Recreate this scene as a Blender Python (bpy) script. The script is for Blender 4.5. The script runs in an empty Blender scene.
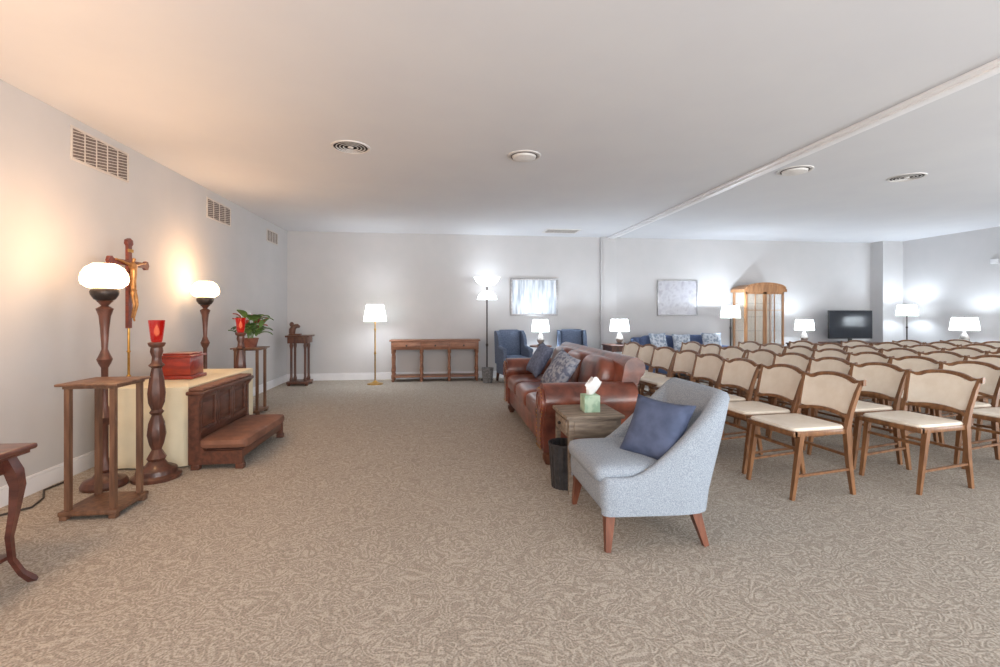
import bpy, bmesh, math, random
from mathutils import Vector, Matrix
random.seed(3)
SC=bpy.context.scene
C=SC.collection
PI=math.pi
R=math.radians
def srgb(r,g,b):
    f=lambda c:(c/255/12.92) if c/255<=.04045 else ((c/255+.055)/1.055)**2.4
    return (f(r),f(g),f(b),1)
# ---------------------------------------------------------------- materials
def new_mat(name):
    m=bpy.data.materials.new(name); m.use_nodes=True
    return m,m.node_tree.nodes,m.node_tree.links,m.node_tree.nodes['Principled BSDF']
def mat(name,c1,c2=None,rough=.6,metal=0,scale=20,stretch=(1,1,1),bump=0,bscale=None,emit=None,es=0,detail=4,contrast=(.35,.65),coat=0,trans=0,alpha=1):
    m,N,L,P=new_mat(name)
    P.inputs['Roughness'].default_value=rough; P.inputs['Metallic'].default_value=metal
    P.inputs['Base Color'].default_value=c1
    if coat: P.inputs['Coat Weight'].default_value=coat
    if trans: P.inputs['Transmission Weight'].default_value=trans
    if alpha<1: P.inputs['Alpha'].default_value=alpha
    tc=N.new('ShaderNodeTexCoord'); mp=N.new('ShaderNodeMapping'); mp.inputs['Scale'].default_value=stretch
    L.new(tc.outputs['Object'],mp.inputs['Vector'])
    nz=N.new('ShaderNodeTexNoise'); nz.inputs['Scale'].default_value=scale; nz.inputs['Detail'].default_value=detail
    L.new(mp.outputs[0],nz.inputs['Vector'])
    if c2 is None: c2=tuple(min(1,x*.88) for x in c1[:3])+(1,)
    cr=N.new('ShaderNodeValToRGB'); e=cr.color_ramp.elements
    e[0].position=contrast[0]; e[1].position=contrast[1]; e[0].color=c1; e[1].color=c2
    L.new(nz.outputs['Fac'],cr.inputs[0]); L.new(cr.outputs[0],P.inputs['Base Color'])
    if bump:
        n2=N.new('ShaderNodeTexNoise'); n2.inputs['Scale'].default_value=bscale or scale*4; n2.inputs['Detail'].default_value=3
        L.new(mp.outputs[0],n2.inputs['Vector'])
        b=N.new('ShaderNodeBump'); b.inputs['Strength'].default_value=bump; b.inputs['Distance'].default_value=.004
        L.new(n2.outputs['Fac'],b.inputs['Height']); L.new(b.outputs[0],P.inputs['Normal'])
    if emit:
        P.inputs['Emission Color'].default_value=emit; P.inputs['Emission Strength'].default_value=es
    return m
def shade_mat(name,col,es,ecol):
    m=bpy.data.materials.new(name); m.use_nodes=True; N=m.node_tree.nodes; L=m.node_tree.links; N.clear()
    o=N.new('ShaderNodeOutputMaterial'); t=N.new('ShaderNodeBsdfTranslucent'); d=N.new('ShaderNodeBsdfDiffuse'); e=N.new('ShaderNodeEmission')
    nz=N.new('ShaderNodeTexNoise'); nz.inputs['Scale'].default_value=120
    mx=N.new('ShaderNodeMix'); mx.data_type='RGBA'; mx.inputs['A'].default_value=col; mx.inputs['B'].default_value=tuple(c*.93 for c in col[:3])+(1,)
    L.new(nz.outputs['Fac'],mx.inputs['Factor']); L.new(mx.outputs['Result'],t.inputs[0]); L.new(mx.outputs['Result'],d.inputs[0])
    e.inputs[0].default_value=ecol; e.inputs[1].default_value=es
    a=N.new('ShaderNodeMixShader'); b=N.new('ShaderNodeAddShader')
    a.inputs[0].default_value=.25
    L.new(t.outputs[0],a.inputs[1]); L.new(d.outputs[0],a.inputs[2]); L.new(a.outputs[0],b.inputs[0]); L.new(e.outputs[0],b.inputs[1]); L.new(b.outputs[0],o.inputs[0])
    return m
M={}
M['wall']=mat('wall_paint',srgb(195,194,195),srgb(191,191,192),rough=.75,scale=3,bump=.05,bscale=220)
M['ceil']=mat('ceiling_paint',srgb(222,224,228),srgb(219,221,226),rough=.8,scale=2,bump=.04,bscale=200)
M['trim']=mat('white_trim',srgb(228,229,232),srgb(222,223,227),rough=.4,scale=6)
M['beam']=mat('white_beam_paint',srgb(250,250,252),srgb(246,247,250),rough=.35,scale=6)
M['wood_dark']=mat('dark_walnut',srgb(104,64,46),srgb(72,42,32),rough=.4,scale=9,stretch=(3,3,.5),coat=.15)
M['wood_kneel']=mat('kneeler_walnut',srgb(102,62,46),srgb(74,44,33),rough=.45,scale=9,stretch=(3,.5,3),coat=.1)
M['wood_turn']=mat('turned_walnut',srgb(104,64,50),srgb(72,45,36),rough=.4,scale=12,stretch=(2,2,.6),coat=.2)
M['wood_stand']=mat('stand_oak',srgb(122,88,66),srgb(90,62,46),rough=.45,scale=9,stretch=(4,4,.5))
M['wood_box']=mat('red_cherry_box',srgb(150,50,34),srgb(118,36,26),rough=.3,scale=8,stretch=(1,4,4),coat=.3)
M['wood_cherry']=mat('cherry_wood',srgb(122,56,40),srgb(90,38,28),rough=.3,scale=8,stretch=(1,4,4),coat=.3)
M['wood_table']=mat('dark_cherry_table',srgb(100,56,44),srgb(70,36,30),rough=.3,scale=8,stretch=(1,4,4),coat=.3)
M['wood_chair']=mat('fruitwood',srgb(142,100,66),srgb(108,72,46),rough=.4,scale=10,stretch=(3,3,.6),coat=.15)
M['wood_leg']=mat('leg_wood',srgb(126,76,54),srgb(100,56,40),rough=.4,scale=10,stretch=(3,3,.6))
M['wood_side']=mat('weathered_wood',srgb(150,136,120),srgb(108,94,82),rough=.6,scale=7,stretch=(1,6,6),bump=.1)
M['wood_console']=mat('console_wood',srgb(154,108,84),srgb(122,82,62),rough=.45,scale=8,stretch=(.6,4,4))
M['wood_cab']=mat('cabinet_oak',srgb(182,134,92),srgb(152,108,72),rough=.4,scale=8,stretch=(3,3,.5))
M['cab_lit']=mat('lamplit_cabinet_interior',srgb(222,208,188),srgb(206,190,168),rough=.5,scale=8,stretch=(3,3,.5))  # lamp brightness inside the cabinet put into this paler wood colour
M['leather']=mat('brown_leather',srgb(148,84,64),srgb(80,42,34),rough=.28,scale=6,bump=.3,bscale=60,coat=.18,contrast=(.30,.68))
M['kleather']=mat('kneeler_velvet',srgb(132,90,70),srgb(106,70,54),rough=.7,scale=8,bump=.15,bscale=90)
M['grey_fabric']=mat('grey_tweed',srgb(168,178,189),srgb(132,142,155),rough=.95,scale=220,bump=.25,bscale=320,contrast=(.36,.64))
M['navy']=mat('slate_velvet',srgb(86,98,128),srgb(70,82,110),rough=.8,scale=14,bump=.1)
M['blue_fabric']=mat('blue_fabric',srgb(104,118,142),srgb(84,98,122),rough=.9,scale=60,bump=.2)
M['blue_sofa']=mat('blue_sofa_fabric',srgb(88,104,138),srgb(70,86,120),rough=.9,scale=60,bump=.2)
M['print']=mat('printed_fabric',srgb(160,166,178),srgb(100,108,130),rough=.9,scale=26,contrast=(.42,.58),detail=2)
M['blueprint']=mat('blue_check_fabric',srgb(108,120,146),srgb(92,102,128),rough=.9,scale=34,contrast=(.42,.58),detail=1)
M['palepillow']=mat('pale_pillow_fabric',srgb(200,208,218),srgb(140,154,172),rough=.9,scale=22,contrast=(.46,.56),detail=2)
M['cream']=mat('cream_vinyl',srgb(236,226,211),srgb(228,216,199),rough=.5,scale=14)
M['cloth']=mat('cream_cloth',srgb(228,217,188),srgb(218,206,177),rough=.85,scale=5,bump=.1)
M['brass']=mat('brass',srgb(200,160,90),srgb(176,136,70),rough=.3,metal=.9,scale=30)
M['bronze']=mat('gilded_figure',srgb(196,146,92),srgb(150,104,60),rough=.4,metal=.6,scale=30)
M['black']=mat('black_plastic',srgb(26,26,28),srgb(20,20,22),rough=.5,scale=40)
M['screen']=mat('screen_glass',srgb(44,50,58),srgb(36,40,48),rough=.12,scale=3)
M['dmetal']=mat('dark_metal',srgb(70,62,58),srgb(52,46,44),rough=.4,metal=.5,scale=30)
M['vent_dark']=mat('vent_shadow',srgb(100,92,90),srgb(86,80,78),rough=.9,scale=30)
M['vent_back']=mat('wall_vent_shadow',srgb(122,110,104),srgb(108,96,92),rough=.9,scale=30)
M['vent_white']=mat('vent_metal',srgb(226,224,222),srgb(218,216,214),rough=.5,scale=30)
M['vent_beige']=mat('vent_beige_metal',srgb(208,200,192),srgb(198,190,182),rough=.5,scale=30)
M['bin']=mat('black_bin',srgb(60,58,60),srgb(40,40,42),rough=.5,scale=30)
M['binlight']=mat('silver_bin',srgb(150,150,152),srgb(110,110,112),rough=.4,scale=40,metal=.4)
M['leaf']=mat('leaf_green',srgb(120,154,84),srgb(76,112,58),rough=.45,scale=12)
M['leaf_red']=mat('leaf_pink',srgb(206,104,90),srgb(176,70,64),rough=.5,scale=12)
M['pot']=mat('pot_wrap',srgb(142,92,76),srgb(116,70,58),rough=.4,scale=18)
M['tissue_box']=mat('green_card',srgb(186,210,186),srgb(154,186,160),rough=.7,scale=16,contrast=(.45,.55))
M['tissue']=mat('white_tissue',srgb(244,244,244),srgb(234,234,236),rough=.9,scale=20)
M['ceramic']=mat('pale_ceramic',srgb(150,144,138),srgb(120,116,112),rough=.25,scale=12)
M['silver']=mat('silver_frame',srgb(178,178,180),srgb(150,150,154),rough=.35,metal=.5,scale=30)
M['redglass']=mat('red_glass',srgb(120,14,12),srgb(90,6,6),rough=.08,scale=8,emit=(1,.02,.01,1),es=.30,coat=.8,alpha=.82)
M['flame']=mat('candle_flame',srgb(255,200,120),rough=.5,emit=(1,.35,.15,1),es=12)
M['globe']=mat('lit_frosted_glass',srgb(250,240,225),rough=.4,emit=(1,.66,.38,1),es=7)
M['coolglobe']=mat('lit_bowl_glass',srgb(250,250,250),rough=.4,emit=(.9,.95,1,1),es=2.2)
M['shade']=shade_mat('lit_linen_shade',(.95,.95,.93,1),.7,(.93,.97,1,1))
M['shadeg']=shade_mat('lit_cream_shade',(.94,.92,.86,1),.7,(1,.97,.92,1))
M['glass']=mat('cabinet_glass',(.9,.95,.95,1),rough=.05,scale=3,alpha=.13)
M['cord']=mat('dark_cord',srgb(58,52,48),rough=.6)
def art_mat(name,cols,scale,stretch):
    m,N,L,P=new_mat(name); P.inputs['Roughness'].default_value=.25
    tc=N.new('ShaderNodeTexCoord'); mp=N.new('ShaderNodeMapping'); mp.inputs['Scale'].default_value=stretch
    nz=N.new('ShaderNodeTexNoise'); nz.inputs['Scale'].default_value=scale; nz.inputs['Detail'].default_value=6
    cr=N.new('ShaderNodeValToRGB'); e=cr.color_ramp.elements; e[0].position=.36; e[0].color=cols[0]; e[1].position=.64; e[1].color=cols[-1]
    for i,c in enumerate(cols[1:-1]):
        k=cr.color_ramp.elements.new(.36+.28*(i+1)/(len(cols)-1)); k.color=c
    L.new(tc.outputs['Object'],mp.inputs[0]); L.new(mp.outputs[0],nz.inputs['Vector']); L.new(nz.outputs['Fac'],cr.inputs[0]); L.new(cr.outputs[0],P.inputs['Base Color'])
    return m
M['art1']=art_mat('misty_trees_print',[srgb(150,162,178),srgb(196,206,216),srgb(226,230,236)],4,(4,1,.5))
M['art2']=art_mat('grey_abstract_canvas',[srgb(150,150,158),srgb(176,176,184),srgb(158,158,168)],7,(1,1,1))
def carpet():
    m,N,L,P=new_mat('scroll_carpet'); P.inputs['Roughness'].default_value=.95; P.inputs['Specular IOR Level'].default_value=.1
    tc=N.new('ShaderNodeTexCoord')
    w=N.new('ShaderNodeTexNoise'); w.inputs['Scale'].default_value=9; w.inputs['Detail'].default_value=0
    L.new(tc.outputs['Object'],w.inputs['Vector'])
    vm=N.new('ShaderNodeVectorMath'); vm.operation='MULTIPLY_ADD'; vm.inputs[1].default_value=(.10,.10,.0)
    L.new(w.outputs['Color'],vm.inputs[0]); L.new(tc.outputs['Object'],vm.inputs[2])
    n=N.new('ShaderNodeTexNoise'); n.inputs['Scale'].default_value=22; n.inputs['Detail'].default_value=0; n.inputs['Distortion'].default_value=.35
    L.new(vm.outputs[0],n.inputs['Vector'])
    a=N.new('ShaderNodeMath'); a.operation='MULTIPLY'; a.inputs[1].default_value=24; L.new(n.outputs['Fac'],a.inputs[0])
    s=N.new('ShaderNodeMath'); s.operation='SINE'; L.new(a.outputs[0],s.inputs[0])
    cr=N.new('ShaderNodeValToRGB'); e=cr.color_ramp.elements; e[0].position=.25; e[1].position=1
    e[0].color=(0,0,0,1); e[1].color=(1,1,1,1)
    mr=N.new('ShaderNodeMapRange'); mr.inputs['From Min'].default_value=-1; L.new(s.outputs[0],mr.inputs['Value']); L.new(mr.outputs[0],cr.inputs[0])
    f=N.new('ShaderNodeTexNoise'); f.inputs['Scale'].default_value=130; f.inputs['Detail'].default_value=4; L.new(tc.outputs['Object'],f.inputs['Vector'])
    mx=N.new('ShaderNodeMix'); mx.data_type='RGBA'; mx.inputs['A'].default_value=srgb(168,159,148); mx.inputs['B'].default_value=srgb(192,184,173)
    L.new(cr.outputs[0],mx.inputs['Factor'])
    m2=N.new('ShaderNodeMix'); m2.data_type='RGBA'; m2.blend_type='MULTIPLY'; m2.inputs['Factor'].default_value=.72
    c2=N.new('ShaderNodeValToRGB'); c2.color_ramp.elements[0].position=.34; c2.color_ramp.elements[0].color=(.42,.41,.40,1); c2.color_ramp.elements[1].position=.58
    L.new(f.outputs['Fac'],c2.inputs[0]); L.new(mx.outputs['Result'],m2.inputs['A']); L.new(c2.outputs[0],m2.inputs['B'])
    L.new(m2.outputs['Result'],P.inputs['Base Color'])
    ad=N.new('ShaderNodeMath'); ad.operation='ADD'; L.new(cr.outputs[0],ad.inputs[0]); L.new(f.outputs['Fac'],ad.inputs[1])
    b=N.new('ShaderNodeBump'); b.inputs['Strength'].default_value=.25; b.inputs['Distance'].default_value=.004
    L.new(ad.outputs[0],b.inputs['Height']); L.new(b.outputs[0],P.inputs['Normal'])
    return m
M['carpet']=carpet()
# ---------------------------------------------------------------- mesh builder
class MB:
    def __init__(s): s.bm=bmesh.new()
    def box(s,x0,x1,y0,y1,z0,z1,bev=0,seg=2,X=None):
        vs=bmesh.ops.create_cube(s.bm,size=1)['verts']
        for v in vs:
            v.co=Vector(((x0+x1)/2+v.co.x*(x1-x0),(y0+y1)/2+v.co.y*(y1-y0),(z0+z1)/2+v.co.z*(z1-z0)))
            if X: v.co=X@v.co
        if bev:
            es=list({e for v in vs for e in v.link_edges})
            bmesh.ops.bevel(s.bm,geom=es,offset=bev,segments=seg,affect='EDGES',profile=.5)
        return s
    def loft(s,rings,cap=True,closed=True):
        rr=[[s.bm.verts.new(p) for p in r] for r in rings]
        n=len(rr[0])
        for a,b in zip(rr[:-1],rr[1:]):
            for i in range(n if closed else n-1):
                j=(i+1)%n
                try: s.bm.faces.new((a[i],a[j],b[j],b[i]))
                except ValueError: pass
        if cap and closed:
            for r in (rr[0],rr[-1]):
                try: s.bm.faces.new(r)
                except ValueError: pass
        return s
    def lathe(s,prof,c=(0,0,0),n=20,X=None,cap=True,sx=1,sy=1,flute=0,nf=8):
        rings=[]
        for r,z in prof:
            ring=[]
            for i in range(n):
                a=2*PI*i/n
                q=max(r,.0004)*(1+flute*math.cos(nf*a))
                p=Vector((c[0]+q*math.cos(a)*sx,c[1]+q*math.sin(a)*sy,c[2]+z))
                ring.append(X@p if X else p)
            rings.append(ring)
        return s.loft(rings,cap)
    def tube(s,pts,rad,n=8,asp=1,ph=0,cap=True):
        pts=[Vector(p) for p in pts]
        if not isinstance(rad,(list,tuple)): rad=[rad]*len(pts)
        rings=[]; up=None
        for i,p in enumerate(pts):
            d=(pts[min(i+1,len(pts)-1)]-pts[max(i-1,0)]).normalized()
            if up is None:
                up=Vector((0,1,0)) if abs(d.y)<.9 else Vector((1,0,0))
            u=(up-d*up.dot(d)).normalized(); w=d.cross(u); up=u
            rings.append([p+u*math.cos(ph+2*PI*k/n)*rad[i]+w*math.sin(ph+2*PI*k/n)*rad[i]*asp for k in range(n)])
        return s.loft(rings,cap)
    def bar(s,pts,w,asp=1):
        if not isinstance(w,(list,tuple)): w=[w]*len(pts)
        return s.tube(pts,[x*.7071 for x in w],4,asp,PI/4)
    def prism(s,poly,axis,a,b):
        def P(u,v,t):
            return {'x':(t,u,v),'y':(u,t,v),'z':(u,v,t)}[axis]
        return s.loft([[Vector(P(u,v,a)) for u,v in poly],[Vector(P(u,v,b)) for u,v in poly]])
    def sup(s,c,h,e1=.45,e2=.35,nu=28,nv=12,X=None):
        f=lambda v,e:math.copysign(abs(v)**e,v)
        rings=[]
        for j in range(nv+1):
            ph=-PI/2+PI*j/nv; ph=max(-PI/2+.03,min(PI/2-.03,ph))
            ring=[]
            for i in range(nu):
                t=2*PI*(i+.5)/nu
                p=Vector((c[0]+h[0]*f(math.cos(ph),e1)*f(math.cos(t),e2),c[1]+h[1]*f(math.cos(ph),e1)*f(math.sin(t),e2),c[2]+h[2]*f(math.sin(ph),e1)))
                ring.append(X@p if X else p)
            rings.append(ring)
        return s.loft(rings)
    def pillow(s,w,h,t,n=12,X=None):
        vs={}
        for sd in (1,-1):
            for i in range(n+1):
                for j in range(n+1):
                    u=-1+2*i/n; v=-1+2*j/n
                    edge=(i in(0,n) or j in(0,n))
                    if edge and sd<0: vs[(sd,i,j)]=vs[(1,i,j)]; continue
                    pu=u*(1-.09*(1-v*v)); pv=v*(1-.09*(1-u*u))
                    th=((1-u**4)*(1-v**4))**.6
                    p=Vector((pu*w/2,sd*t/2*th,pv*h/2))
                    vs[(sd,i,j)]=s.bm.verts.new(X@p if X else p)
            for i in range(n):
                for j in range(n):
                    q=[vs[(sd,i,j)],vs[(sd,i+1,j)],vs[(sd,i+1,j+1)],vs[(sd,i,j+1)]]
                    try: s.bm.faces.new(q)
                    except ValueError: pass
        return s
    def build(s,name,m,parent=None,loc=None,ang=38):
        bmesh.ops.recalc_face_normals(s.bm,faces=s.bm.faces)
        me=bpy.data.meshes.new(name); s.bm.to_mesh(me); s.bm.free()
        for p in me.polygons: p.use_smooth=True
        me.set_sharp_from_angle(angle=R(ang))
        me.materials.append(M[m] if isinstance(m,str) else m)
        o=bpy.data.objects.new(name,me); C.objects.link(o)
        if parent: o.parent=parent
        if loc: o.location=loc
        return o
def thing(name,label,cat,loc=(0,0,0),rz=0,group=None):
    o=bpy.data.objects.new(name,None); o.empty_display_size=.1; C.objects.link(o)
    o.location=loc; o.rotation_euler=(0,0,rz); o['label']=label; o['category']=cat
    if group: o['group']=group
    return o
def tag(o,label,cat,group=None):
    o['label']=label; o['category']=cat
    if group: o['group']=group
    return o
def struct(name,mb,m,label=None):
    o=mb.build(name,m); o['kind']='structure'
    if label: o['label']=label
    return o
def copy_tree(o,parent=None):
    c=o.copy(); C.objects.link(c)
    if parent: c.parent=parent
    for ch in list(o.children): copy_tree(ch,c)
    return c
def light(loc,power,col,rad=.05,name='lamp_light'):
    l=bpy.data.lights.new(name,'POINT'); l.energy=power; l.color=col; l.shadow_soft_size=rad
    o=bpy.data.objects.new(name,l); C.objects.link(o); o.location=loc; return o
def area(loc,target,sx,sy,power,col):  # unseen area lights added as general fill for the room
    l=bpy.data.lights.new('fill_area_light','AREA'); l.shape='RECTANGLE'; l.size=sx; l.size_y=sy; l.energy=power; l.color=col
    o=bpy.data.objects.new('fill_area_light',l); C.objects.link(o); o.location=loc
    o.rotation_euler=(Vector(target)-Vector(loc)).to_track_quat('-Z','Y').to_euler(); return o
# ---------------------------------------------------------------- setting
XL,XR,YB,YF,H=-2.71,9.25,8.64,-4.0,2.647
struct('floor',MB().box(XL-.1,XR+.1,YF-.1,YB+.1,-.1,0),'carpet')
struct('ceiling',MB().box(XL-.1,XR+.1,YF-.1,YB+.1,H,H+.1),'ceil')
struct('wall_left',MB().box(XL-.1,XL,YF-.1,YB+.1,0,H),'wall')
struct('wall_right',MB().box(XR,XR+.1,YF-.1,YB+.1,0,H),'wall')
struct('wall_back',MB().box(XL,XR,YB,YB+.1,0,H),'wall')
struct('wall_front',MB().box(XL,XR,YF-.1,YF,0,H),'wall')
def bb(y0,y1,x,sgn):
    m=MB(); m.box(min(x,x+sgn*.015),max(x,x+sgn*.015),y0,y1,0,.105); m.box(min(x,x+sgn*.009),max(x,x+sgn*.009),y0,y1,.105,.125,.003); return m
struct('baseboard_left',bb(YF,YB,XL,1),'trim')
struct('baseboard_right',bb(YF,8.35,XR,-1),'trim')
m=MB()
for a,b in ((XL+.015,3.0),(3.385,8.79)):
    m.box(a,b,YB-.015,YB,0,.105); m.box(a,b,YB-.009,YB,.105,.125,.003)
struct('baseboard_back',m,'trim')
struct('trim_1',MB().box(3.0,3.385,YB-.07,YB,0,H).box(3.03,3.30,YB-.085,YB-.07,0,H,.004),'wall','pale grey pilaster on the back wall under the ceiling beam')
struct('trim_2',MB().box(3.13,3.29,YF,YB-.07,H-.022,H,.004).box(3.175,3.245,YF,YB-.07,H-.034,H-.02,.004),'beam','thin white beam running along the ceiling')
struct('trim_3',MB().box(8.79,XR,8.36,YB,0,H),'wall','grey boxed column in the back right corner')
# ---------------------------------------------------------------- vents
def wall_vent(y0,y1,z0,z1,nm,label):
    t=thing('wall_vent',label,'vent',(XL,(y0+y1)/2,z0),0,'air vents on the left wall')
    w=(y1-y0)/2; h=z1-z0
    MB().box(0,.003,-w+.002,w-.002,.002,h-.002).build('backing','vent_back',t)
    f=MB(); b=.018
    f.box(0,.010,-w,w,0,b,.003).box(0,.010,-w,w,h-b,h,.003).box(0,.010,-w,-w+b,b,h-b,.003).box(0,.010,w-b,w,b,h-b,.003)
    f.build('frame','vent_beige',t)
    g=MB()
    for i in range(1,nm): 
        y=-w+b+(2*w-2*b)*i/nm; g.box(.003,.008,y-.004,y+.004,b,h-b)
    for k in range(nm):
        ya=-w+b+(2*w-2*b)*k/nm; yb=-w+b+(2*w-2*b)*(k+1)/nm
        for j in range(9):
            z=b+(h-2*b)*(j+.5)/9; dz=.010
            g.prism([(ya,z-dz-.0026),(yb,z+dz-.0026),(yb,z+dz+.0026),(ya,z-dz+.0026)],'x',.003,.006)
    g.build('grille','vent_beige',t)
wall_vent(3.79,4.43,2.33,2.585,5,'rectangular beige wall vent above the crucifix, nearest of three')
wall_vent(5.79,6.41,2.31,2.55,4,'beige wall vent above the potted plant, middle of three')
wall_vent(7.66,8.15,2.32,2.52,4,'small beige wall vent near the far corner of left wall')
def ceil_vent(x,y,r,label,dark):
    t=thing('ceiling_vent',label,'vent',(x,y,H))
    MB().lathe([(r,0),(r,-.006),(r*.95,-.010),(r*.88,-.008),(r*.86,0)],n=36,cap=False).build('rim','vent_white',t)
    if dark:
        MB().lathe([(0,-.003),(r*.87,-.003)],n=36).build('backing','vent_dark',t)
        for k in (.70,.52,.34):
            MB().lathe([(r*k+.006,-.003),(r*k+.010,-.007),(r*k+.003,-.008),(r*k,-.003)],n=32,cap=False).build('ring','vent_white',t)
        MB().lathe([(0,-.010),(r*.14,-.009),(r*.16,-.003)],n=20).build('hub','vent_white',t)
    else:
        MB().lathe([(r*.86,-.003),(r*.7,-.006),(r*.68,-.024),(r*.45,-.036),(0,-.04)],n=36,cap=False).build('dome','vent_white',t)
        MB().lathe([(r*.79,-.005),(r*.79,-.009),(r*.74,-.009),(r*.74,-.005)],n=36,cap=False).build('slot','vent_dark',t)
ceil_vent(-.79,4.2,.165,'round ceiling air vent with dark rings, above the kneeler side',True)
ceil_vent(.75,4.24,.155,'round white domed ceiling diffuser above the leather sofa',False)
ceil_vent(3.55,4.33,.165,'round white ceiling diffuser just right of the ceiling beam',False)
ceil_vent(4.91,4.4,.165,'round dark ringed ceiling vent farthest right above the chairs',True)
t=thing('ceiling_vent','rectangular ceiling return vent near the back wall','vent',(2.09,8.04,H))
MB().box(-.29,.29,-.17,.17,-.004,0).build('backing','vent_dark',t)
f=MB(); f.box(-.31,.31,-.19,-.16,-.010,0).box(-.31,.31,.16,.19,-.010,0).box(-.31,-.28,-.16,.16,-.010,0).box(.28,.31,-.16,.16,-.010,0)
f.build('frame','vent_white',t)
g=MB()
for i in range(7): g.box(-.28,.28,-.14+i*.045,-.134+i*.045,-.008,-.004)
g.build('grille','vent_white',t)
tag(MB().box(XR-.035,XR,6.73,6.83,2.03,2.11,.006).build('wall_sensor','trim'),'small white sensor box high on the right wall','sensor')
# ---------------------------------------------------------------- pictures
def picture(x0,x1,z0,z1,art,fr,label,fw):
    t=thing('framed_picture',label,'picture',((x0+x1)/2,YB,z0)); w=(x1-x0)/2; h=z1-z0
    f=MB()
    f.box(-w,w,-.03,0,0,fw,.005).box(-w,w,-.03,0,h-fw,h,.005).box(-w,-w+fw,-.03,0,fw,h-fw,.005).box(w-fw,w,-.03,0,fw,h-fw,.005)
    f.build('frame',fr,t)
    MB().box(-w+fw,w-fw,-.018,-.004,fw,h-fw).build('print',art,t)
picture(1.27,2.17,1.15,1.85,'art1','silver','silver framed print of pale misty trees behind blue wing chairs',.035)
picture(4.15,4.98,1.15,1.84,'art2','silver','grey abstract picture above the blue sofa',.02)
# ---------------------------------------------------------------- folding chairs
def make_chair():
    t=thing('folding_chair','','chair',(0,0,0))
    W=.19
    for s in (-1,1):
        MB().bar([(-.232,s*W,0),(-.20,s*W,.2),(-.165,s*W,.425)],[.022,.028,.034]).build('leg','wood_chair',t)
        MB().bar([(.245,s*(W+.004),0),(.208,s*(W+.006),.22),(.188,s*(W+.008),.43),(.218,s*(W+.010),.54),(.258,s*(W+.020),.67),(.285,s*(W+.030),.748)],[.022,.028,.032,.024,.022,.018],1.15).build('back_post','wood_chair',t)
    f=MB(); f.box(-.225,.19,-.205,-.175,.405,.438,.004).box(-.225,.19,.175,.205,.405,.438,.004).box(-.235,-.2,-.205,.205,.405,.438,.004).box(.16,.19,-.175,.175,.405,.438,.004)
    f.build('seat_frame','wood_chair',t)
    MB().sup((-.02,0,.445),(.212,.202,.022),.5,.2,28,8).build('seat_pad','cream',t)
    for s in (-1,1):
        MB().bar([(-.205,s*W,.15),(.21,s*(W+.006),.17)],.015).build('stretcher','wood_chair',t)
    MB().bar([(-.180,-W,.32),(-.180,W,.32)],.018).build('stretcher','wood_chair',t)
    MB().bar([(.203,-W,.26),(.203,W,.26)],.018).build('stretcher','wood_chair',t)
    def top(v): return .752+.036*math.cos(v*PI*.5)**1.3-.012*math.exp(-((abs(v)-.72)/.14)**2)+.012*max(0,(abs(v)-.85)/.15)
    cr=[]
    for i in range(21):
        v=-1+2*i/20
        y=v*.240; bow=.026*(1-v*v); zt=top(v); zb=zt-.030-.012*abs(v)**3
        x=.287+bow
        cr.append([Vector((x-.014,y,zb)),Vector((x+.010,y,zb)),Vector((x+.013,y,zt-.006)),Vector((x+.004,y,zt)),Vector((x-.011,y,zt-.003))])
    MB().loft(cr).build('crest_rail','wood_chair',t,ang=50)
    lr=[]
    for i in range(9):
        v=-1+2*i/8; y=v*.197; bow=.014*(1-v*v); z0=.492+.030*(1-v*v); x=.208+bow
        lr.append([Vector((x-.012,y,z0)),Vector((x+.010,y,z0)),Vector((x+.012,y,z0+.022)),Vector((x-.010,y,z0+.022))])
    MB().loft(lr).build('lower_rail','wood_chair',t)
    pn=[]
    for i in range(13):
        v=-1+2*i/12; bow=.022*(1-v*v); th=.005+.005*(1-v**6)
        z0=.512+.030*(1-v*v)+.02*abs(v)**6; z1=top(v)-.026
        ring=[]
        for (k,sd) in ((0,-1),(.33,-1.3),(.67,-1.3),(1,-1),(1,.6),(.67,.8),(.33,.8),(0,.6)):
            z=z0+(z1-z0)*k; x=.220+.060*k+bow+sd*th
            ring.append(Vector((x,v*(.186+.018*k),z)))
        pn.append(ring)
    MB().loft(pn).build('backrest_pad','cream',t,ang=60)
    return t
TH=math.atan2(58,467)
def proj(x,y,z=0):
    d=x*math.sin(TH)+y*math.cos(TH); r=x*math.cos(TH)-y*math.sin(TH)
    return 500+467*r/d,313+467*(1.2-z)/d
OR=['','first','second','third','fourth','fifth','sixth','seventh','eighth','ninth']
first=True; proto=make_chair()
for i in range(7):
    for k in range(8):
        x=2.45+.89*i+random.uniform(-.02,.02); y=2.95+.49*k+random.uniform(-.012,.012)
        if proj(x-.25,y+.22)[0]>1000: continue
        c=proto if first else copy_tree(proto); first=False
        c.location=(x,y,0); c.rotation_euler=(0,0,R(6+random.uniform(-2,2)))
        c['label']='cream padded wooden folding chair, %s from back wall, %s row from leather sofa'%(OR[8-k],OR[i+1])
        c['category']='chair'; c['group']='folding chairs in rows'
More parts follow.
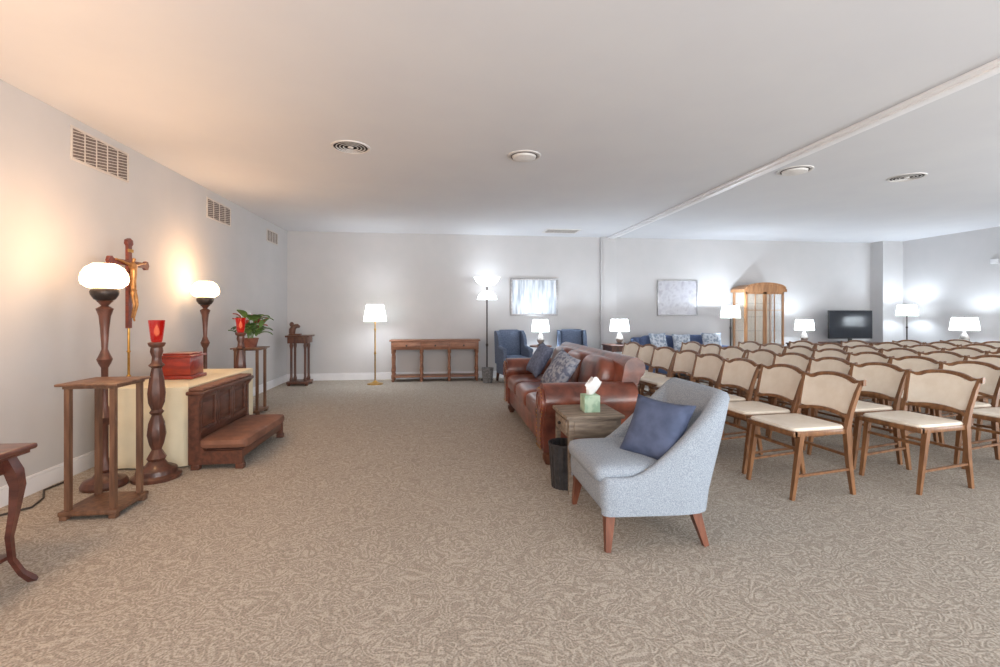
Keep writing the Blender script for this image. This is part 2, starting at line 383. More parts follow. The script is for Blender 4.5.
# ---------------------------------------------------------------- leather sofa
S=thing('leather_sofa','brown leather three seat sofa with rolled arms beside the folding chairs','sofa',(1.20,4.62,0))
MB().box(-.40,.38,-1.0,1.0,.12,.30,.02).build('base','leather',S)
for k in range(3):
    MB().sup((-.10,-.60+.60*k,.385),(.335,.298,.095),.42,.2).build('seat_cushion','leather',S,ang=70)
def arc(cx,cy,r,a0,a1,n): return [(cx+r*math.cos(R(a0+(a1-a0)*i/n)),cy+r*math.sin(R(a0+(a1-a0)*i/n))) for i in range(n+1)]
bp=[(.16,.14),(.36,.14),(.355,.62)]+arc(.335,.755,.088,-55,170,14)+[(.22,.62)]
MB().prism(bp,'y',-1.04,1.04).build('back','leather',S,ang=50)
for s in (-1,1):
    ap=arc(.02,.51,.14,205,-40,16)
    pl=[(-.11,.12),(-.105,.42)]+list(ap)+[(.075,.38),(.055,.26),(.075,.12)]
    pl=[(s*.98+(y+.02)*s,z) for y,z in pl]
    a=MB().prism(pl,'x',-.42,.32).build('arm','leather',S,ang=50)
    ins=[(s*.98+(p[0]-s*.98)*.80,.34+(p[1]-.34)*.88) for p in pl]
    MB().prism(ins,'x',-.440,-.42).build('arm_panel','leather',a,ang=50)
    X=Matrix.Translation((-.44,s*1.02,.51))@Matrix.Rotation(R(-90),4,'Y')
    MB().lathe([(.098,0),(.093,.010),(.075,.012),(.070,.004),(.043,.006),(.033,.014),(0,.016)],n=28,X=X).build('scroll','leather',a)
    nh=MB()
    for p,q2 in zip(ins,ins[1:]+ins[:1]):
        L_=math.dist(p,q2); kk=max(1,int(L_/.03))
        for i in range(kk):
            u=p[0]+(q2[0]-p[0])*i/kk; z=p[1]+(q2[1]-p[1])*i/kk
            nh.sup((-.442,u,z),(.004,.007,.007),1,1,6,4)
    nh.build('nail_trim','brass',a)
for k in range(3):
    X=Matrix.Translation((.18,-.58+.58*k,.63))@Matrix.Rotation(R(12),4,'Y')
    MB().sup((0,0,0),(.10,.285,.19),.6,.35,X=X).build('back_cushion','leather',S,ang=70)
for x in (-.36,.30):
    for s in (-1,1):
        MB().lathe([(.025,0),(.032,.015),(.048,.05),(.048,.08),(.032,.10),(.04,.125)],(x,s*.98,0),16).build('foot','wood_dark',S)
def pil(name,loc,size,t,rots,m,label,group=None,h=None):
    X=Matrix.Rotation(rots[2],4,'Z')@Matrix.Rotation(rots[0],4,'X')@Matrix.Rotation(rots[1],4,'Y')
    o=MB().pillow(size,h or size,t,X=X).build(name,m,None,loc,80)
    tag(o,label,'pillow',group); return o
pil('throw_pillow',(1.10,5.22,.67),.39,.12,(R(-30),R(8),R(-80)),'blueprint','plain blue-grey throw pillow at the far end of the leather sofa')
pil('throw_pillow',(1.08,4.22,.66),.39,.12,(R(-30),R(14),R(-72)),'print','grey and blue patterned throw pillow near the leather sofa arm')
# ---------------------------------------------------------------- grey slipper chair
A=thing('slipper_chair','pale blue-grey tweed armchair with wooden legs holding a navy pillow','armchair',(1.12,2.56,0))
MB().box(-.325,.24,-.30,.30,.185,.375,.045,4).build('seat_base','grey_fabric',A,ang=60)
MB().sup((-.055,0,.375),(.30,.29,.06),.55,.2,36,10).build('seat_cushion','grey_fabric',A,ang=80)
path=[(-.318,-.275),(-.312,-.298),(-.29,-.313),(-.24,-.319),(-.17,-.323),(-.12,-.326),(-.06,-.330),(0,-.333),(.06,-.335),(.12,-.334),(.18,-.326),(.225,-.305),(.255,-.265),(.268,-.20),(.272,-.10),(.273,0)]
path=path+[(x,-y) for x,y in path[-2::-1]]
rings=[]
for i,(x,y) in enumerate(path):
    p0=Vector(path[max(i-1,0)]); p1=Vector(path[min(i+1,len(path)-1)])
    d=(p1-p0).normalized(); nrm=Vector((-d.y,d.x))
    t=max(0,min(1,(x+.18)/.42)); h=.372+.418*(t**1.6)
    th=.045+.05*t; ln=.24*t*t
    def q(off,z):
        px=x+nrm.x*off; py=y+nrm.y*off
        zz=max(0,z-.25); return Vector((px+ln*zz, py*(1+.04*t*zz/.5), z))
    rings.append([q(0,.18),q(-.006,.28),q(-.008*t,.25+(h-.25)*.6),q(-.004*t,h-.035),q(th*.15,h-.010),q(th*.4,h),q(th*.75,h-.006),q(th,h-.04),q(th,.25+(h-.25)*.5),q(th,.24)])
MB().loft(rings).build('backrest_shell','grey_fabric',A,ang=70)
for x,s,dx in ((-.275,-1,-.02),(-.275,1,-.02),(.18,-1,.05),(.18,1,.05)):
    MB().bar([(x+dx,s*.30,0),(x,s*.265,.19)],[.026,.052]).build('leg','wood_leg',A)
pil('throw_pillow',(1.165,2.44,.560),.36,.12,(R(-30),R(3),R(-56)),'navy','plain navy throw pillow leaning in the grey armchair')
# ---------------------------------------------------------------- end table, tissue, bin
T=thing('end_table','weathered wooden end table with drawer between grey armchair and sofa','table',(1.01,3.18,0))
MB().box(-.20,.20,-.20,.20,.495,.52,.005).build('tabletop','wood_side',T)
MB().box(-.18,.18,-.18,.18,.37,.495,.003).build('apron','wood_side',T)
d=MB().box(-.19,-.178,-.145,.145,.392,.48,.003).build('drawer','wood_side',T)
MB().sup((-.20,0,.436),(.012,.012,.012),1,1,10,6).build('knob','dmetal',d)
MB().box(-.145,.145,-.19,-.178,.392,.48,.003).build('panel','wood_side',T)
for x in (-.165,.165):
    for s in (-1,1): MB().bar([(x,s*.165,0),(x,s*.165,.37)],[.026,.032]).build('leg','wood_side',T)
T=thing('tissue_box','pale green tissue box on the weathered end table','tissue box',(1.02,3.14,.52))
MB().box(-.055,.055,-.055,.055,0,.115,.004).build('carton','tissue_box',T)
tm=MB(); rg=[]
for j,(r,z) in enumerate([(.02,.113),(.03,.13),(.045,.16),(.05,.19),(.03,.215)]):
    rg.append([Vector((r*(1+.35*math.sin(3*a+j))*math.cos(a)+.01*j*.6,r*.55*math.sin(a)*(1+.3*math.cos(2*a)),z+.012*math.sin(2*a+j)*(j/2))) for a in [2*PI*i/18 for i in range(18)]])
tm.loft(rg).build('tissue','tissue',T,ang=60)
def bin_(name,loc,r,h,m,label):
    t=thing(name,label,'bin',loc)
    MB().lathe([(0,.004),(r*.8,0),(r,h),(r*.95,h),(r*.76,.02),(0,.02)],n=80,flute=.03,nf=20,cap=False).build('body',m,t)
    MB().lathe([(r*.95,h-.01),(r*1.04,h-.01),(r*1.05,h+.006),(r*.95,h+.006)],n=32,cap=False).build('rim',m,t)
bin_('waste_bin',(.84,3.16,0),.105,.30,'bin','black ribbed waste bin beside the weathered end table')
bin_('waste_bin',(.78,8.02,0),.10,.25,'binlight','small grey waste bin at the foot of the tall torchiere')
# ---------------------------------------------------------------- lamps
COOL=(.80,.90,1.0)
def shade_part(t,z0,z1,rb,rt,m='shade'):
    MB().lathe([(rb,z0),(rb*.55+rt*.45,z0+(z1-z0)*.45),(rt,z1)],n=32,cap=False).build('lamp_shade',m,t)
def table_lamp(loc,Hh,sh,rb,rt,label,body='ceramic',power=9,col=COOL):
    t=thing('table_lamp',label,'lamp',loc)
    b=Hh-sh
    MB().lathe([(0,0),(.07,0),(.07,.012),(.03,.03)],n=20).build('base','dmetal',t)
    MB().lathe([(.025,.025),(.055,.06),(.07,b*.4),(.045,b*.7),(.018,b*.85),(.012,b)],n=20).build('body',body,t)
    MB().lathe([(.008,b),(.008,Hh-.02),(.0,Hh+.02)],n=8).build('finial','dmetal',t)
    shade_part(t,b,Hh,rb,rt)
    light((loc[0]+.0,loc[1]-.03,loc[2]+b+sh*.65),power,col,.05)
    return t
def floor_lamp(loc,Hh,sh,rb,rt,label,m='dmetal',sm='shade',power=20,col=COOL,k=.36,rad=.06):
    t=thing('floor_lamp',label,'lamp',loc)
    MB().lathe([(0,0),(.13,0),(.13,.015),(.05,.035),(.02,.06)],n=28).build('base',m,t)
    MB().lathe([(.012,.03),(.012,.5),(.022,.52),(.012,.55),(.012,.9),(.02,.92),(.011,.95),(.010,Hh-.02),(0,Hh+.015)],n=12).build('pole',m,t)
    shade_part(t,Hh-sh,Hh,rb,rt,sm)
    light((loc[0]+.0,loc[1]-.03,loc[2]+Hh-sh*k),power,col,rad)
    return t
def lamp_table(x,y,z,r,label,m='wood_dark',rnd=False):
    t=thing('side_table',label,'table',(x,y,0))
    if rnd:
        MB().lathe([(0,z-.025),(r,z-.025),(r,z),(0,z)],n=32).build('tabletop',m,t)
        MB().lathe([(.03,.1),(.02,.3),(.035,.45),(.03,z-.025)],n=16).build('pedestal',m,t)
        for k in range(3):
            a=2*PI*k/3; MB().tube([(0,0,.15),(.1*math.cos(a),.1*math.sin(a),.13),(r*.8*math.cos(a),r*.8*math.sin(a),.012)],[.022,.02,.012]).build('leg',m,t)
    else:
        MB().box(-r,r,-r,r,z-.025,z,.005).build('tabletop',m,t)
        MB().box(-r+.03,r-.03,-r+.03,r-.03,z-.11,z-.025).build('apron',m,t)
        MB().box(-r+.03,r-.03,-r+.03,r-.03,.16,.18).build('shelf',m,t)
        for a in (-1,1):
            for b in (-1,1): MB().bar([(a*(r-.035),b*(r-.035),0),(a*(r-.035),b*(r-.035),z-.025)],[.022,.034]).build('leg',m,t)
    return t
floor_lamp((-1.12,8.08,0),1.34,.28,.19,.14,'slim brass floor lamp with white shade left of the console table','brass','shadeg',28,(.88,.94,1),.55,.10)
floor_lamp((5.33,8.10,0),1.33,.22,.17,.14,'dark floor lamp with white shade beside the china cabinet',power=42,k=.05,rad=.025)
floor_lamp((8.93,8.0,0),1.35,.20,.17,.14,'dark floor lamp with white shade near the right corner column',power=26)
lamp_table(1.75,8.2,.62,.2,'small round table between the two blue wing chairs','wood_dark',True)
table_lamp((1.75,8.2,.62),.46,.21,.16,.13,'table lamp between the two blue wing chairs',power=25)
lamp_table(3.03,7.72,.66,.24,'dark square side table left of the blue sofa')
table_lamp((3.03,7.72,.66),.43,.20,.165,.14,'table lamp in front of the grey pilaster',power=32)
lamp_table(6.92,8.2,.62,.22,'dark square side table right of the china cabinet')
table_lamp((6.92,8.2,.62),.45,.20,.165,.14,'table lamp between china cabinet and television',power=29)
lamp_table(8.78,6.88,.64,.25,'dark square side table against the right wall')
table_lamp((8.78,6.88,.64),.48,.21,.19,.16,'wide shaded table lamp against the right wall',power=31)
# torchiere
t=thing('torchiere_lamp','tall dark torchiere with two glowing glass bowls right of console table','lamp',(.80,8.33,0))
MB().lathe([(0,0),(.11,0),(.11,.015),(.05,.04),(.02,.07)],n=28).build('base','dmetal',t)
MB().lathe([(.014,.05),(.014,.6),(.026,.63),(.014,.66),(.014,1.68),(.03,1.70),(.03,1.72)],n=12).build('pole','dmetal',t)
MB().lathe([(.02,1.68),(.10,1.69),(.19,1.75),(.24,1.84),(.235,1.84),(.18,1.755),(.10,1.70),(.02,1.69)],n=32,cap=False).build('glass_bowl','coolglobe',t)
MB().lathe([(.03,1.60),(.10,1.58),(.16,1.51),(.18,1.44),(.175,1.44),(.15,1.51),(.10,1.57),(.03,1.59)],n=32,cap=False).build('glass_shade','coolglobe',t)
light((.80,8.22,1.86),2.2,COOL,.08)
# ---------------------------------------------------------------- left hand altar group
def oil_lamp(x,y,label):
    t=thing('altar_lamp',label,'lamp',(x,y,0),0,'tall turned lamps flanking the altar')
    MB().lathe([(0,0),(.13,0),(.135,.02),(.12,.05),(.07,.07),(.05,.10)],n=28).build('base','wood_turn',t)
    pr=[(.03,.09),(.045,.12),(.03,.16),(.022,.2),(.022,.42),(.04,.45),(.048,.48),(.03,.52),(.02,.56),(.02,.82),(.035,.85),(.045,.88),(.028,.92),(.018,.95),(.026,1.10),(.034,1.18),(.05,1.23),(.02,1.25),(.035,1.27),(.05,1.285)]
    MB().lathe(pr,n=20).build('column','wood_turn',t)
    MB().lathe([(.03,1.28),(.06,1.295),(.078,1.325),(.082,1.35),(.07,1.372),(.05,1.375)],n=28).build('burner','dmetal',t)
    MB().lathe([(.065,1.368),(.095,1.374),(.128,1.40),(.136,1.43),(.130,1.47),(.108,1.51),(.068,1.540),(.062,1.540),(.102,1.505),(.124,1.468),(.130,1.43),(.122,1.404),(.092,1.38),(.065,1.374)],n=36,cap=False).build('glass_globe','globe',t,ang=60)
    light((x+.18,y-.10,1.66),14,(1,.57,.28),.10)
oil_lamp(-2.32,3.55,'turned wood lamp with glowing white globe behind the near plant stand')
oil_lamp(-2.53,5.38,'turned wood lamp with glowing white globe at altar far end')
def candle_stand(x,y,label):
    t=thing('candle_stand',label,'candle stand',(x,y,0),0,'turned candle stands with red glass')
    MB().lathe([(0,0),(.15,0),(.155,.025),(.13,.04),(.125,.07),(.07,.10),(.05,.13)],n=32).build('base','wood_turn',t)
    pr=[(.045,.12),(.06,.15),(.04,.19),(.03,.21),(.045,.25),(.058,.32),(.05,.40),(.03,.46),(.045,.48),(.032,.5),(.05,.55),(.055,.62),(.045,.72),(.03,.80),(.05,.82),(.032,.84),(.028,.88),(.04,.92),(.036,.95)]
    MB().lathe(pr,n=32,flute=.05,nf=8).build('column','wood_turn',t)
    MB().lathe([(.03,.945),(.048,.96),(.054,.975),(.054,.985),(.03,.99)],n=28).build('drip_pan','wood_turn',t)
    MB().lathe([(.028,.985),(.036,1.0),(.043,1.06),(.052,1.148),(.048,1.148),(.039,1.06),(.032,1.01),(0,1.005)],n=28,cap=False).build('glass_cup','redglass',t)
    MB().lathe([(0,1.03),(.018,1.05),(.016,1.08),(0,1.12)],n=12).build('flame','flame',t)
candle_stand(-2.06,3.68,'turned candle stand with red glass in front of the altar cloth')
candle_stand(-2.17,5.38,'turned candle stand with red glass beyond the kneeler')
def plant_stand(x,y,rz,label):
    t=thing('plant_stand',label,'stand',(x,y,0),rz)
    MB().box(-.165,.165,-.165,.165,.775,.79,.005).box(-.14,.14,-.14,.14,.758,.775,.003).build('top','wood_stand',t)
    MB().box(-.155,.155,-.155,.155,.025,.052,.006).build('base','wood_stand',t)
    for a in (-1,1):
        for b in (-1,1):
            MB().bar([(a*.12,b*.12,.05),(a*.12,b*.12,.758)],.028).build('post','wood_stand',t)
            MB().box(a*.13-.02,a*.13+.02,b*.13-.02,b*.13+.02,0,.025,.003).build('foot','wood_stand',t)
    return t
plant_stand(-2.04,3.13,0,'empty tall wooden pedestal stand with four posts nearest the camera')
plant_stand(-2.28,5.93,0,'tall wooden pedestal stand holding the potted plant')
t=thing('potted_plant','leafy green potted plant with pink leaves on tall wooden stand','plant',(-2.28,5.93,.79))
MB().lathe([(0,0),(.065,0),(.09,.10),(.095,.11),(.085,.11),(.075,.09),(0,.085)],n=28,flute=.03,nf=9,cap=False).build('pot','pot',t)
def leaves(n,m,name,zr,rr,L0,wf):
    b=MB()
    for k in range(n):
        a=random.uniform(0,2*PI); L=random.uniform(*L0); w=L*wf; el=random.uniform(.35,1.25); z0=random.uniform(*zr)
        rg=[]; r0=random.uniform(*rr)
        dx,dy=math.cos(a),math.sin(a)
        p=Vector((dx*r0*.8,dy*r0*.8,z0))
        for j in range(7):
            u=j/6; e=el-1.3*u
            wd=w*math.sin(PI*min(1,u*.92+.06))**.8
            sx=Vector((-dy,dx,0))
            rg.append([p+sx*wd,p+Vector((0,0,-.012)),p-sx*wd])
            p=p+Vector((dx*math.cos(e),dy*math.cos(e),math.sin(e)))*(L/6)
        b.loft(rg,False,False)
    return b.build(name,m,t)
leaves(34,'leaf','foliage',(.14,.38),(0,.18),(.11,.18),.34)
leaves(14,'leaf_red','pink_leaves',(.22,.38),(.06,.18),(.09,.14),.34)
st=MB()
for k in range(9):
    a=2*PI*k/9; st.tube([(.02*math.cos(a),.02*math.sin(a),.09),(.05*math.cos(a),.05*math.sin(a),.25),(.09*math.cos(a),.09*math.sin(a),.36)],.005,6)
st.build('stem','leaf',t)
# altar table + cloth
t=thing('altar_table','low altar table under a cream cloth against the left wall','table',(-2.28,4.53,0))
MB().box(-.31,.31,-.61,.61,.58,.61,.004).build('tabletop','wood_dark',t)
for a in (-1,1):
    for b in (-1,1): MB().bar([(a*.26,b*.56,0),(a*.26,b*.56,.58)],.05).build('leg','wood_dark',t)
rings=[]; hx,hy=.322,.622
pts=[]
P4=[(-hx,-hy),(hx,-hy),(hx,hy),(-hx,hy)]
for k in range(4):
    a=P4[k]; b=P4[(k+1)%4]; ln=math.dist(a,b); m_=int(ln/.03)
    for i in range(m_):
        u=i/m_; pts.append((a[0]+(b[0]-a[0])*u,a[1]+(b[1]-a[1])*u,k,u))
for j,(z,amp) in enumerate([(.625,-.01),(.620,0),(.60,.004),(.40,.3),(.2,.6),(.012,1)]):
    rg=[]
    for i,(x,y,k,u) in enumerate(pts):
        nx,ny=[(0,-1),(1,0),(0,1),(-1,0)][k]
        w=(.014*math.sin(i*.85)+.008*math.sin(i*.37+1))*amp*math.sin(PI*u)**.5 if amp>0 else amp
        fl=.02*max(0,amp) if k==0 else (.0 if k==1 else .005*max(0,amp))
        rg.append(Vector((x+nx*(w+fl),y+ny*(w+fl),z)))
    rings.append(rg)
c=MB().loft([ [Vector((v.x*.5,v.y*.5,.625)) for v in rings[0]] ]+rings,cap=False)
c.box(-.17,.17,-.33,.33,.6235,.6255)
o=c.build('tablecloth','cloth',None,(-2.28,4.53,0),60); tag(o,'cream cloth draped to the floor over the altar table','tablecloth')
t=thing('wooden_box','reddish cherry wood box with a lid on the altar cloth','box',(-2.28,4.46,.626))
MB().box(-.135,.135,-.135,.135,0,.03,.006).build('plinth','wood_box',t)
MB().box(-.115,.115,-.115,.115,.03,.19,.004).build('body','wood_box',t)
MB().box(-.135,.135,-.135,.135,.19,.208,.006).box(-.11,.11,-.11,.11,.208,.225,.006).build('lid','wood_box',t)
# crucifix
t=thing('crucifix','dark wooden crucifix with gilded figure standing on the altar','crucifix',(-2.54,4.16,.626))
MB().lathe([(0,0),(.07,0),(.07,.015),(.025,.04),(.012,.07)],n=24).build('base','brass',t)
MB().lathe([(.009,.05),(.009,.25),(.016,.26),(.009,.27),(.009,.46)],n=12).build('pole','brass',t)
zc=.98
b=MB()
q_=.022
b.prism([(-q_,.45),(q_,.45),(q_,zc-q_),(.19,zc-q_),(.21,zc-.038),(.235,zc-.034),(.25,zc),(.235,zc+.034),(.21,zc+.038),(.19,zc+q_),(q_,zc+q_),(q_,zc+.14),(.04,zc+.16),(.034,zc+.19),(0,zc+.205),(-.034,zc+.19),(-.04,zc+.16),(-q_,zc+.14),(-q_,zc+q_),(-.19,zc+q_),(-.21,zc+.038),(-.235,zc+.034),(-.25,zc),(-.235,zc-.034),(-.21,zc-.038),(-.19,zc-q_),(-q_,zc-q_)],'x',-.012,.012)
b.build('cross','wood_cherry',t)
MB().box(.012,.018,-.032,.032,zc+.09,zc+.115).build('plaque','brass',t)
V=[(.030,0,zc-.19,.021),(.038,0,zc-.08,.025),(.034,0,zc-.02,.025),(.034,0,zc+.012,.010),(.040,.006,zc+.045,.018),
   (.028,-.045,zc-.010,.012),(.023,-.12,zc+.008,.009),(.020,-.19,zc+.018,.007),(.028,.045,zc-.010,.012),(.023,.12,zc+.008,.009),(.020,.19,zc+.018,.007),
   (.042,-.018,zc-.27,.016),(.052,-.016,zc-.34,.012),(.030,-.010,zc-.45,.008),(.042,.018,zc-.27,.016),(.054,.016,zc-.34,.012),(.032,.010,zc-.45,.008),(.045,0,zc-.475,.008)]
E=[(0,1),(1,2),(2,3),(3,4),(2,5),(5,6),(6,7),(2,8),(8,9),(9,10),(0,11),(11,12),(12,13),(0,14),(14,15),(15,16),(16,17)]
me=bpy.data.meshes.new('figure'); me.from_pydata([v[:3] for v in V],E,[]); fo=bpy.data.objects.new('figure',me); C.objects.link(fo); fo.parent=t
sk=fo.modifiers.new('skin','SKIN')
for i,v in enumerate(V):
    me.skin_vertices[0].data[i].radius=(v[3],v[3])
me.skin_vertices[0].data[0].use_root=True
fo.modifiers.new('sub','SUBSURF').levels=2; fo.modifiers['sub'].render_levels=2
me.materials.append(M['bronze'])
fo['label']='gilded figure with outstretched arms on the cross'
# kneeler
t=thing('kneeler','dark wooden kneeler with brown padded step in front of altar','kneeler',(-1.70,4.29,0))
MB().box(-.20,-.170,-.44,.44,.14,.57,.004).build('back_panel','wood_kneel',t)
for k in range(3):
    y0=-.425+.287*k
    f=MB().box(-.172,-.152,y0,y0+.03,.27,.56,.003).box(-.172,-.152,y0+.246,y0+.276,.27,.56,.003).box(-.172,-.152,y0+.03,y0+.246,.53,.56,.003).box(-.172,-.152,y0+.03,y0+.246,.27,.30,.003)
    f.build('panel_frame','wood_kneel',t)
    MB().box(-.170,-.162,y0+.06,y0+.216,.33,.50,.003).build('raised_panel','wood_kneel',t)
MB().box(-.235,-.10,-.48,.48,.57,.60,.01).build('armrest','wood_kneel',t)
MB().box(-.225,-.115,-.46,.46,.60,.622,.01,3).build('armrest_pad','kleather',t)
for s in (-1,1):
    y0=s*.45
    MB().prism([(-.22,.04),(.17,.04),(.17,.14),(-.10,.14),(-.125,.17),(-.145,.24),(-.145,.52),(-.11,.57),(-.22,.57)],'y',y0-.018,y0+.018).build('side_panel','wood_kneel',t)
    for xa in (-.2,.12): MB().box(xa,xa+.06,y0-.025,y0+.025,0,.04,.004).build('foot','wood_kneel',t)
MB().box(-.16,.165,-.432,.432,.08,.145,.004).build('step','wood_kneel',t)
MB().sup((.015,0,.190),(.185,.47,.052),.5,.16,40,10).build('kneeling_pad','kleather',t)
# corner pedestal with ornament
t=thing('pedestal_table','dark wooden pedestal stand in the far left corner','stand',(-2.36,8.18,0))
MB().box(-.19,.19,-.18,.18,.80,.83,.008).box(-.16,.16,-.15,.15,.70,.80,.004).build('top','wood_dark',t)
MB().box(-.17,.17,-.17,.17,.03,.07,.008).build('base','wood_dark',t)
for a in (-1,1):
    for b_ in (-1,1):
        MB().lathe([(.025,.07),(.03,.1),(.02,.14),(.02,.6),(.03,.66),(.022,.70)],(a*.11,b_*.10,0),12).build('post','wood_dark',t)
        MB().lathe([(.02,0),(.03,.015),(.02,.03)],(a*.14,b_*.13,0),12).build('foot','wood_dark',t)
t=thing('carved_ornament','small dark carved ornament on the far corner pedestal stand','ornament',(-2.43,8.15,.83))
MB().box(-.09,.09,-.06,.06,0,.025,.005).build('plinth','wood_dark',t)
MB().tube([(-.05,0,.025),(-.045,0,.09),(-.015,0,.14),(.04,0,.155),(.075,0,.135)],[.05,.055,.045,.035,.018],12).build('body','wood_dark',t)
MB().sup((-.055,0,.18),(.036,.034,.042),1,1,14,8).build('head','wood_dark',t)
# cabriole table bottom-left
t=thing('cherry_table','dark cherry side table with curved legs and lower shelf at left edge','table',(-2.14,2.11,0))
MB().box(-.35,.31,-.31,.27,.585,.61,.010,3).box(-.33,.29,-.29,.25,.57,.585).build('tabletop','wood_table',t)
MB().box(-.28,.26,-.25,.21,.50,.57,.004).build('apron','wood_table',t)
for a,b_ in ((1,1),(1,-1),(-1,1),(-1,-1)):
    cx=-.010+a*.285; cy=-.02+b_*.21
    sg=[(-.02,.57,.036),(0,.50,.04),(.008,.44,.034),(0,.33,.024),(-.012,.22,.019),(-.006,.12,.017),(.018,.05,.018),(.042,.012,.022),(.054,.0,.014)]
    MB().bar([(cx+a*o_,cy+b_*o_*.8,z) for o_,z,w in sg],[w*1.15 for o_,z,w in sg]).build('leg','wood_table',t)
MB().box(-.28,.26,-.24,.2,.12,.14,.006).build('shelf','wood_table',t)
tag(MB().tube([(-2.67,2.9,.008),(-2.62,3.05,.008),(-2.5,3.2,.008),(-2.55,3.35,.008),(-2.66,3.5,.008),(-2.64,3.7,.008)],.006,6).build('power_cord','cord'),'dark power cord on the carpet along the left wall','cord')
# console table
t=thing('console_table','long narrow wooden console table with drawers against the back wall','table',(-.115,8.40,0))
MB().box(-.79,.79,-.17,.17,.705,.73,.006).build('tabletop','wood_console',t)
MB().box(-.76,.76,-.15,.15,.56,.705,.003).build('apron','wood_console',t)
for k in range(3):
    x0=-.73+.495*k
    d=MB().box(x0,x0+.465,-.166,-.148,.575,.69,.004).box(x0+.035,x0+.43,-.174,-.164,.60,.665,.003).build('drawer','wood_console',t)
    MB().sup((x0+.235,-.180,.632),(.016,.01,.016),1,1,10,6).build('knob','dmetal',d)
for k in range(4):
    for y in (-.12,.12):
        x=-.73+1.46*k/3
        MB().lathe([(.018,0),(.028,.02),(.02,.05),(.03,.06),(.03,.12),(.02,.13),(.03,.2),(.02,.28),(.026,.42),(.018,.48),(.03,.50),(.03,.56)],(x,y,0),12).build('leg','wood_console',t)
MB().box(-.75,.75,-.14,.14,.075,.10,.004).build('shelf','wood_console',t)
# wing chairs
def wing_chair(x,y,rz,label):
    t=thing('wing_chair',label,'armchair',(x,y,0),rz,'blue wing chairs at the back wall')
    MB().box(-.24,.24,-.26,.24,.15,.34,.03,3).build('base','blue_fabric',t)
    MB().sup((0,-.05,.40),(.19,.23,.075),.5,.25).build('seat_cushion','blue_fabric',t,ang=70)
    X=Matrix.Translation((0,.20,.60))@Matrix.Rotation(R(-8),4,'X')
    MB().box(-.20,.20,-.05,.06,-.32,.31,.05,4,X).build('backrest','blue_fabric',t)
    for s in (-1,1):
        MB().prism([(-.24,.32),(.24,.32),(.29,.86),(.26,.89),(.18,.89),(.07,.82),(.02,.73),(.01,.63),(-.20,.59),(-.26,.55),(-.26,.40)],'x',s*.23-.028,s*.23+.028).build('wing','blue_fabric',t,ang=50)
        MB().tube([(s*.23,-.26,.565),(s*.235,0,.60),(s*.23,.11,.63)],[.042,.040,.028],12).build('armrest','blue_fabric',t)
        MB().bar([(s*.21,-.23,0),(s*.21,-.22,.15)],[.03,.045]).build('leg','wood_dark',t)
        MB().bar([(s*.21,.26,0),(s*.21,.21,.15)],[.03,.045]).build('leg','wood_dark',t)
wing_chair(1.22,7.97,R(10),'blue wing chair left of the small lamp table')
wing_chair(2.30,8.07,R(-10),'blue wing chair right of the small lamp table')
# blue sofa
t=thing('blue_sofa','blue fabric sofa against the back wall under abstract picture','sofa',(4.36,8.12,0))
MB().box(-.80,.80,-.40,.40,.12,.30,.03,3).build('base','blue_sofa',t)
MB().box(-.80,.80,.22,.44,.30,.74,.06,4).build('back','blue_sofa',t)
for s in (-1,1):
    MB().box(s*.80-.09,s*.80+.09,-.42,.42,.12,.60,.06,4).build('arm','blue_sofa',t)
    MB().sup((s*.36,-.10,.38),(.355,.31,.09),.5,.22).build('seat_cushion','blue_sofa',t,ang=70)
    MB().sup((s*.36,.17,.60),(.35,.10,.19),.5,.3).build('back_cushion','blue_sofa',t,ang=70)
    for y in (-.36,.36): MB().bar([(s*.78,y,0),(s*.78,y,.12)],[.03,.05]).build('foot','wood_dark',t)
pil('throw_pillow',(3.86,7.97,.67),.36,.12,(R(-18),0,R(10)),'palepillow','pale patterned pillow at the left end of blue sofa')
pil('throw_pillow',(4.30,7.97,.66),.34,.12,(R(-18),0,R(-6)),'palepillow','pale patterned pillow in the middle of the blue sofa',)
pil('throw_pillow',(4.88,7.97,.67),.36,.12,(R(-18),0,R(-12)),'palepillow','pale patterned pillow at the right end of blue sofa')
# china cabinet
t=thing('china_cabinet','tall oak china cabinet with arched top and glass doors','cabinet',(6.09,8.38,0))
W=.42; D=.20
MB().box(-W,W,-D,D,0,.10,.006).box(-W+.02,W-.02,-D+.02,D,.10,.52,.004).box(-W,W,-D,D,.52,.55,.006).build('base_cabinet','wood_cab',t)
for s in (-1,1):
    d=MB().box(min(s*.02,s*.38),max(s*.02,s*.38),-D+.005,-D+.02,.13,.50,.004).build('door','wood_cab',t)
    MB().sup((s*.05,-D-.002,.32),(.01,.012,.012),1,1,8,6).build('knob','brass',d)
MB().box(-W+.02,W-.02,D-.015,D,.55,1.62).build('back_panel','cab_lit',t)
for s in (-1,1):
    for y in (-D+.03,D-.03): MB().box(s*(W-.035)-.018,s*(W-.035)+.018,y-.018,y+.018,.55,1.62,.003).build('corner_post','wood_cab',t)
    MB().box(s*(W-.035)-.002,s*(W-.035)+.002,-D+.048,D-.048,.55,1.62).build('side_pane','glass',t)
for z in (.85,1.12,1.38): MB().box(-W+.06,W-.06,-D+.05,D-.02,z,z+.012).build('shelf','glass',t)
for s in (-1,1):
    x0,x1=sorted((s*.006,s*.39))
    f=MB(); f.box(x0,x0+.03,-D+.0,-D+.022,.56,1.60).box(x1-.03,x1,-D,-D+.022,.56,1.60).box(x0,x1,-D,-D+.022,.56,.60).box(x0,x1,-D,-D+.022,1.56,1.60)
    f.box((x0+x1)/2-.005,(x0+x1)/2+.005,-D,-D+.018,.60,1.56).box(x0,x1,-D,-D+.018,1.25,1.26)
    f=f.build('glass_door','wood_cab',t)
    MB().box(x0+.03,x1-.03,-D+.009,-D+.013,.59,1.56).build('pane','glass',f)
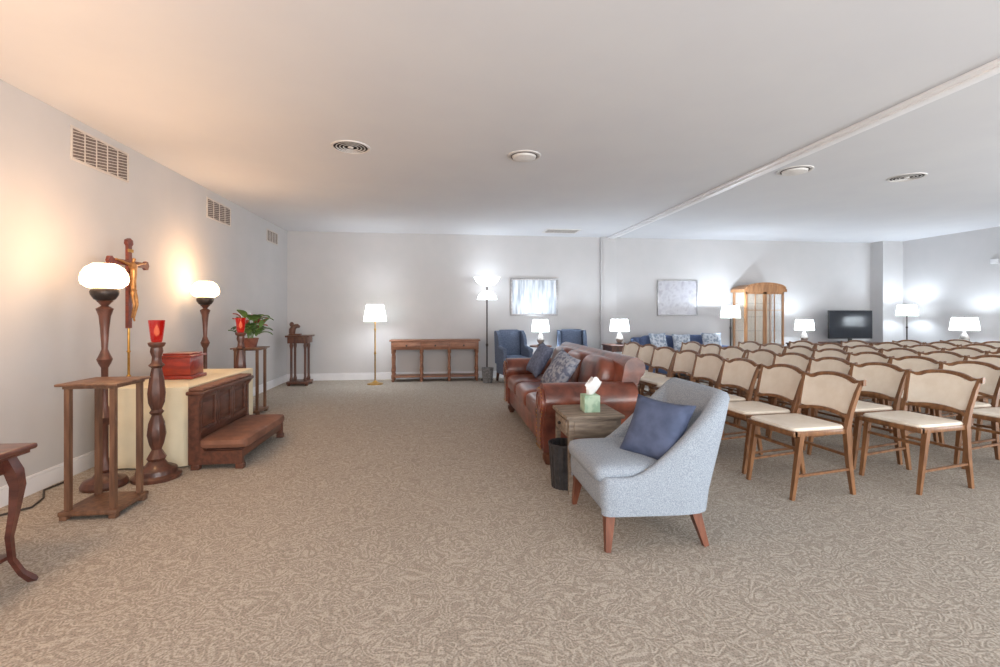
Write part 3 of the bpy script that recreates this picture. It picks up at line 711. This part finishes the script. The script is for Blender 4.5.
cp=[(-W-.02,1.60),(W+.02,1.60),(W+.02,1.655)]+[((W)*math.cos(a),1.66+.10*math.sin(a)) for a in [PI*i/20 for i in range(21)]]+[(-W-.02,1.655)]
MB().prism(cp,'y',-D-.02,D).prism([(W*.97*math.cos(a),1.675+.105*math.sin(a)) for a in [PI*i/20 for i in range(21)]]+[(W*.93*math.cos(a),1.655+.085*math.sin(a)) for a in [PI*(20-i)/20 for i in range(21)]],'y',-D-.04,-D-.01).build('crown','wood_cab',t)
# tv and stand
t=thing('media_console','low dark media console under the television','cabinet',(7.95,8.22,0))
MB().box(-.55,.55,-.20,.20,.60,.63,.005).box(-.52,.52,-.18,.19,.08,.60,.004).build('body','wood_dark',t)
for s in (-1,1):
    d=MB().box(min(s*.01,s*.5),max(s*.01,s*.5),-.192,-.18,.11,.57,.003).build('door','wood_dark',t)
    MB().sup((s*.05,-.198,.35),(.01,.01,.012),1,1,8,6).build('knob','brass',d)
MB().box(-.5,.5,-.17,.17,0,.08).build('plinth','wood_dark',t)
t=thing('television','flat black television on the low dark console','television',(7.90,8.20,.63),R(-6))
MB().box(-.43,.43,-.02,.02,.07,.62,.006).build('bezel','black',t)
MB().box(-.415,.415,-.023,-.019,.09,.605).build('screen','screen',t)
MB().box(-.18,.18,-.10,.10,0,.012,.004).box(-.03,.03,-.012,.018,.01,.10).build('stand','black',t)
# ---------------------------------------------------------------- lights
area((3.0,-3.6,1.6),(2.5,6,1.2),7,2.0,260,(1,.995,.985))  # added fill from behind the camera
area((8.9,0.6,1.6),(0,5,1.3),4,1.8,120,(.96,.985,1))  # added fill from the unseen right side
area((1.8,-2.2,.35),(1.8,0.8,2.64),6,2.0,200,(.99,.99,1))  # uplight added low behind the camera to brighten the ceiling
area((7.6,1.2,.35),(6.0,3.4,2.64),3,2.0,140,(.95,.98,1))  # second added uplight, for the ceiling on the right
light((-1.95,1.75,1.75),36,(1,.58,.30),.15,'warm_lamp_light')
w=bpy.data.worlds.new('world'); SC.world=w; w.use_nodes=True; w.node_tree.nodes['Background'].inputs[0].default_value=(.8,.85,.9,1); w.node_tree.nodes['Background'].inputs[1].default_value=.3
cam=bpy.data.cameras.new('camera'); co=bpy.data.objects.new('camera',cam); C.objects.link(co)
co.location=(0,0,1.2); co.rotation_euler=(R(90),0,-TH); cam.sensor_width=36; cam.lens=.467*36; cam.shift_y=-.0205; cam.clip_start=.05
SC.camera=co
SC.view_settings.view_transform='Standard'
SC.view_settings.exposure=0
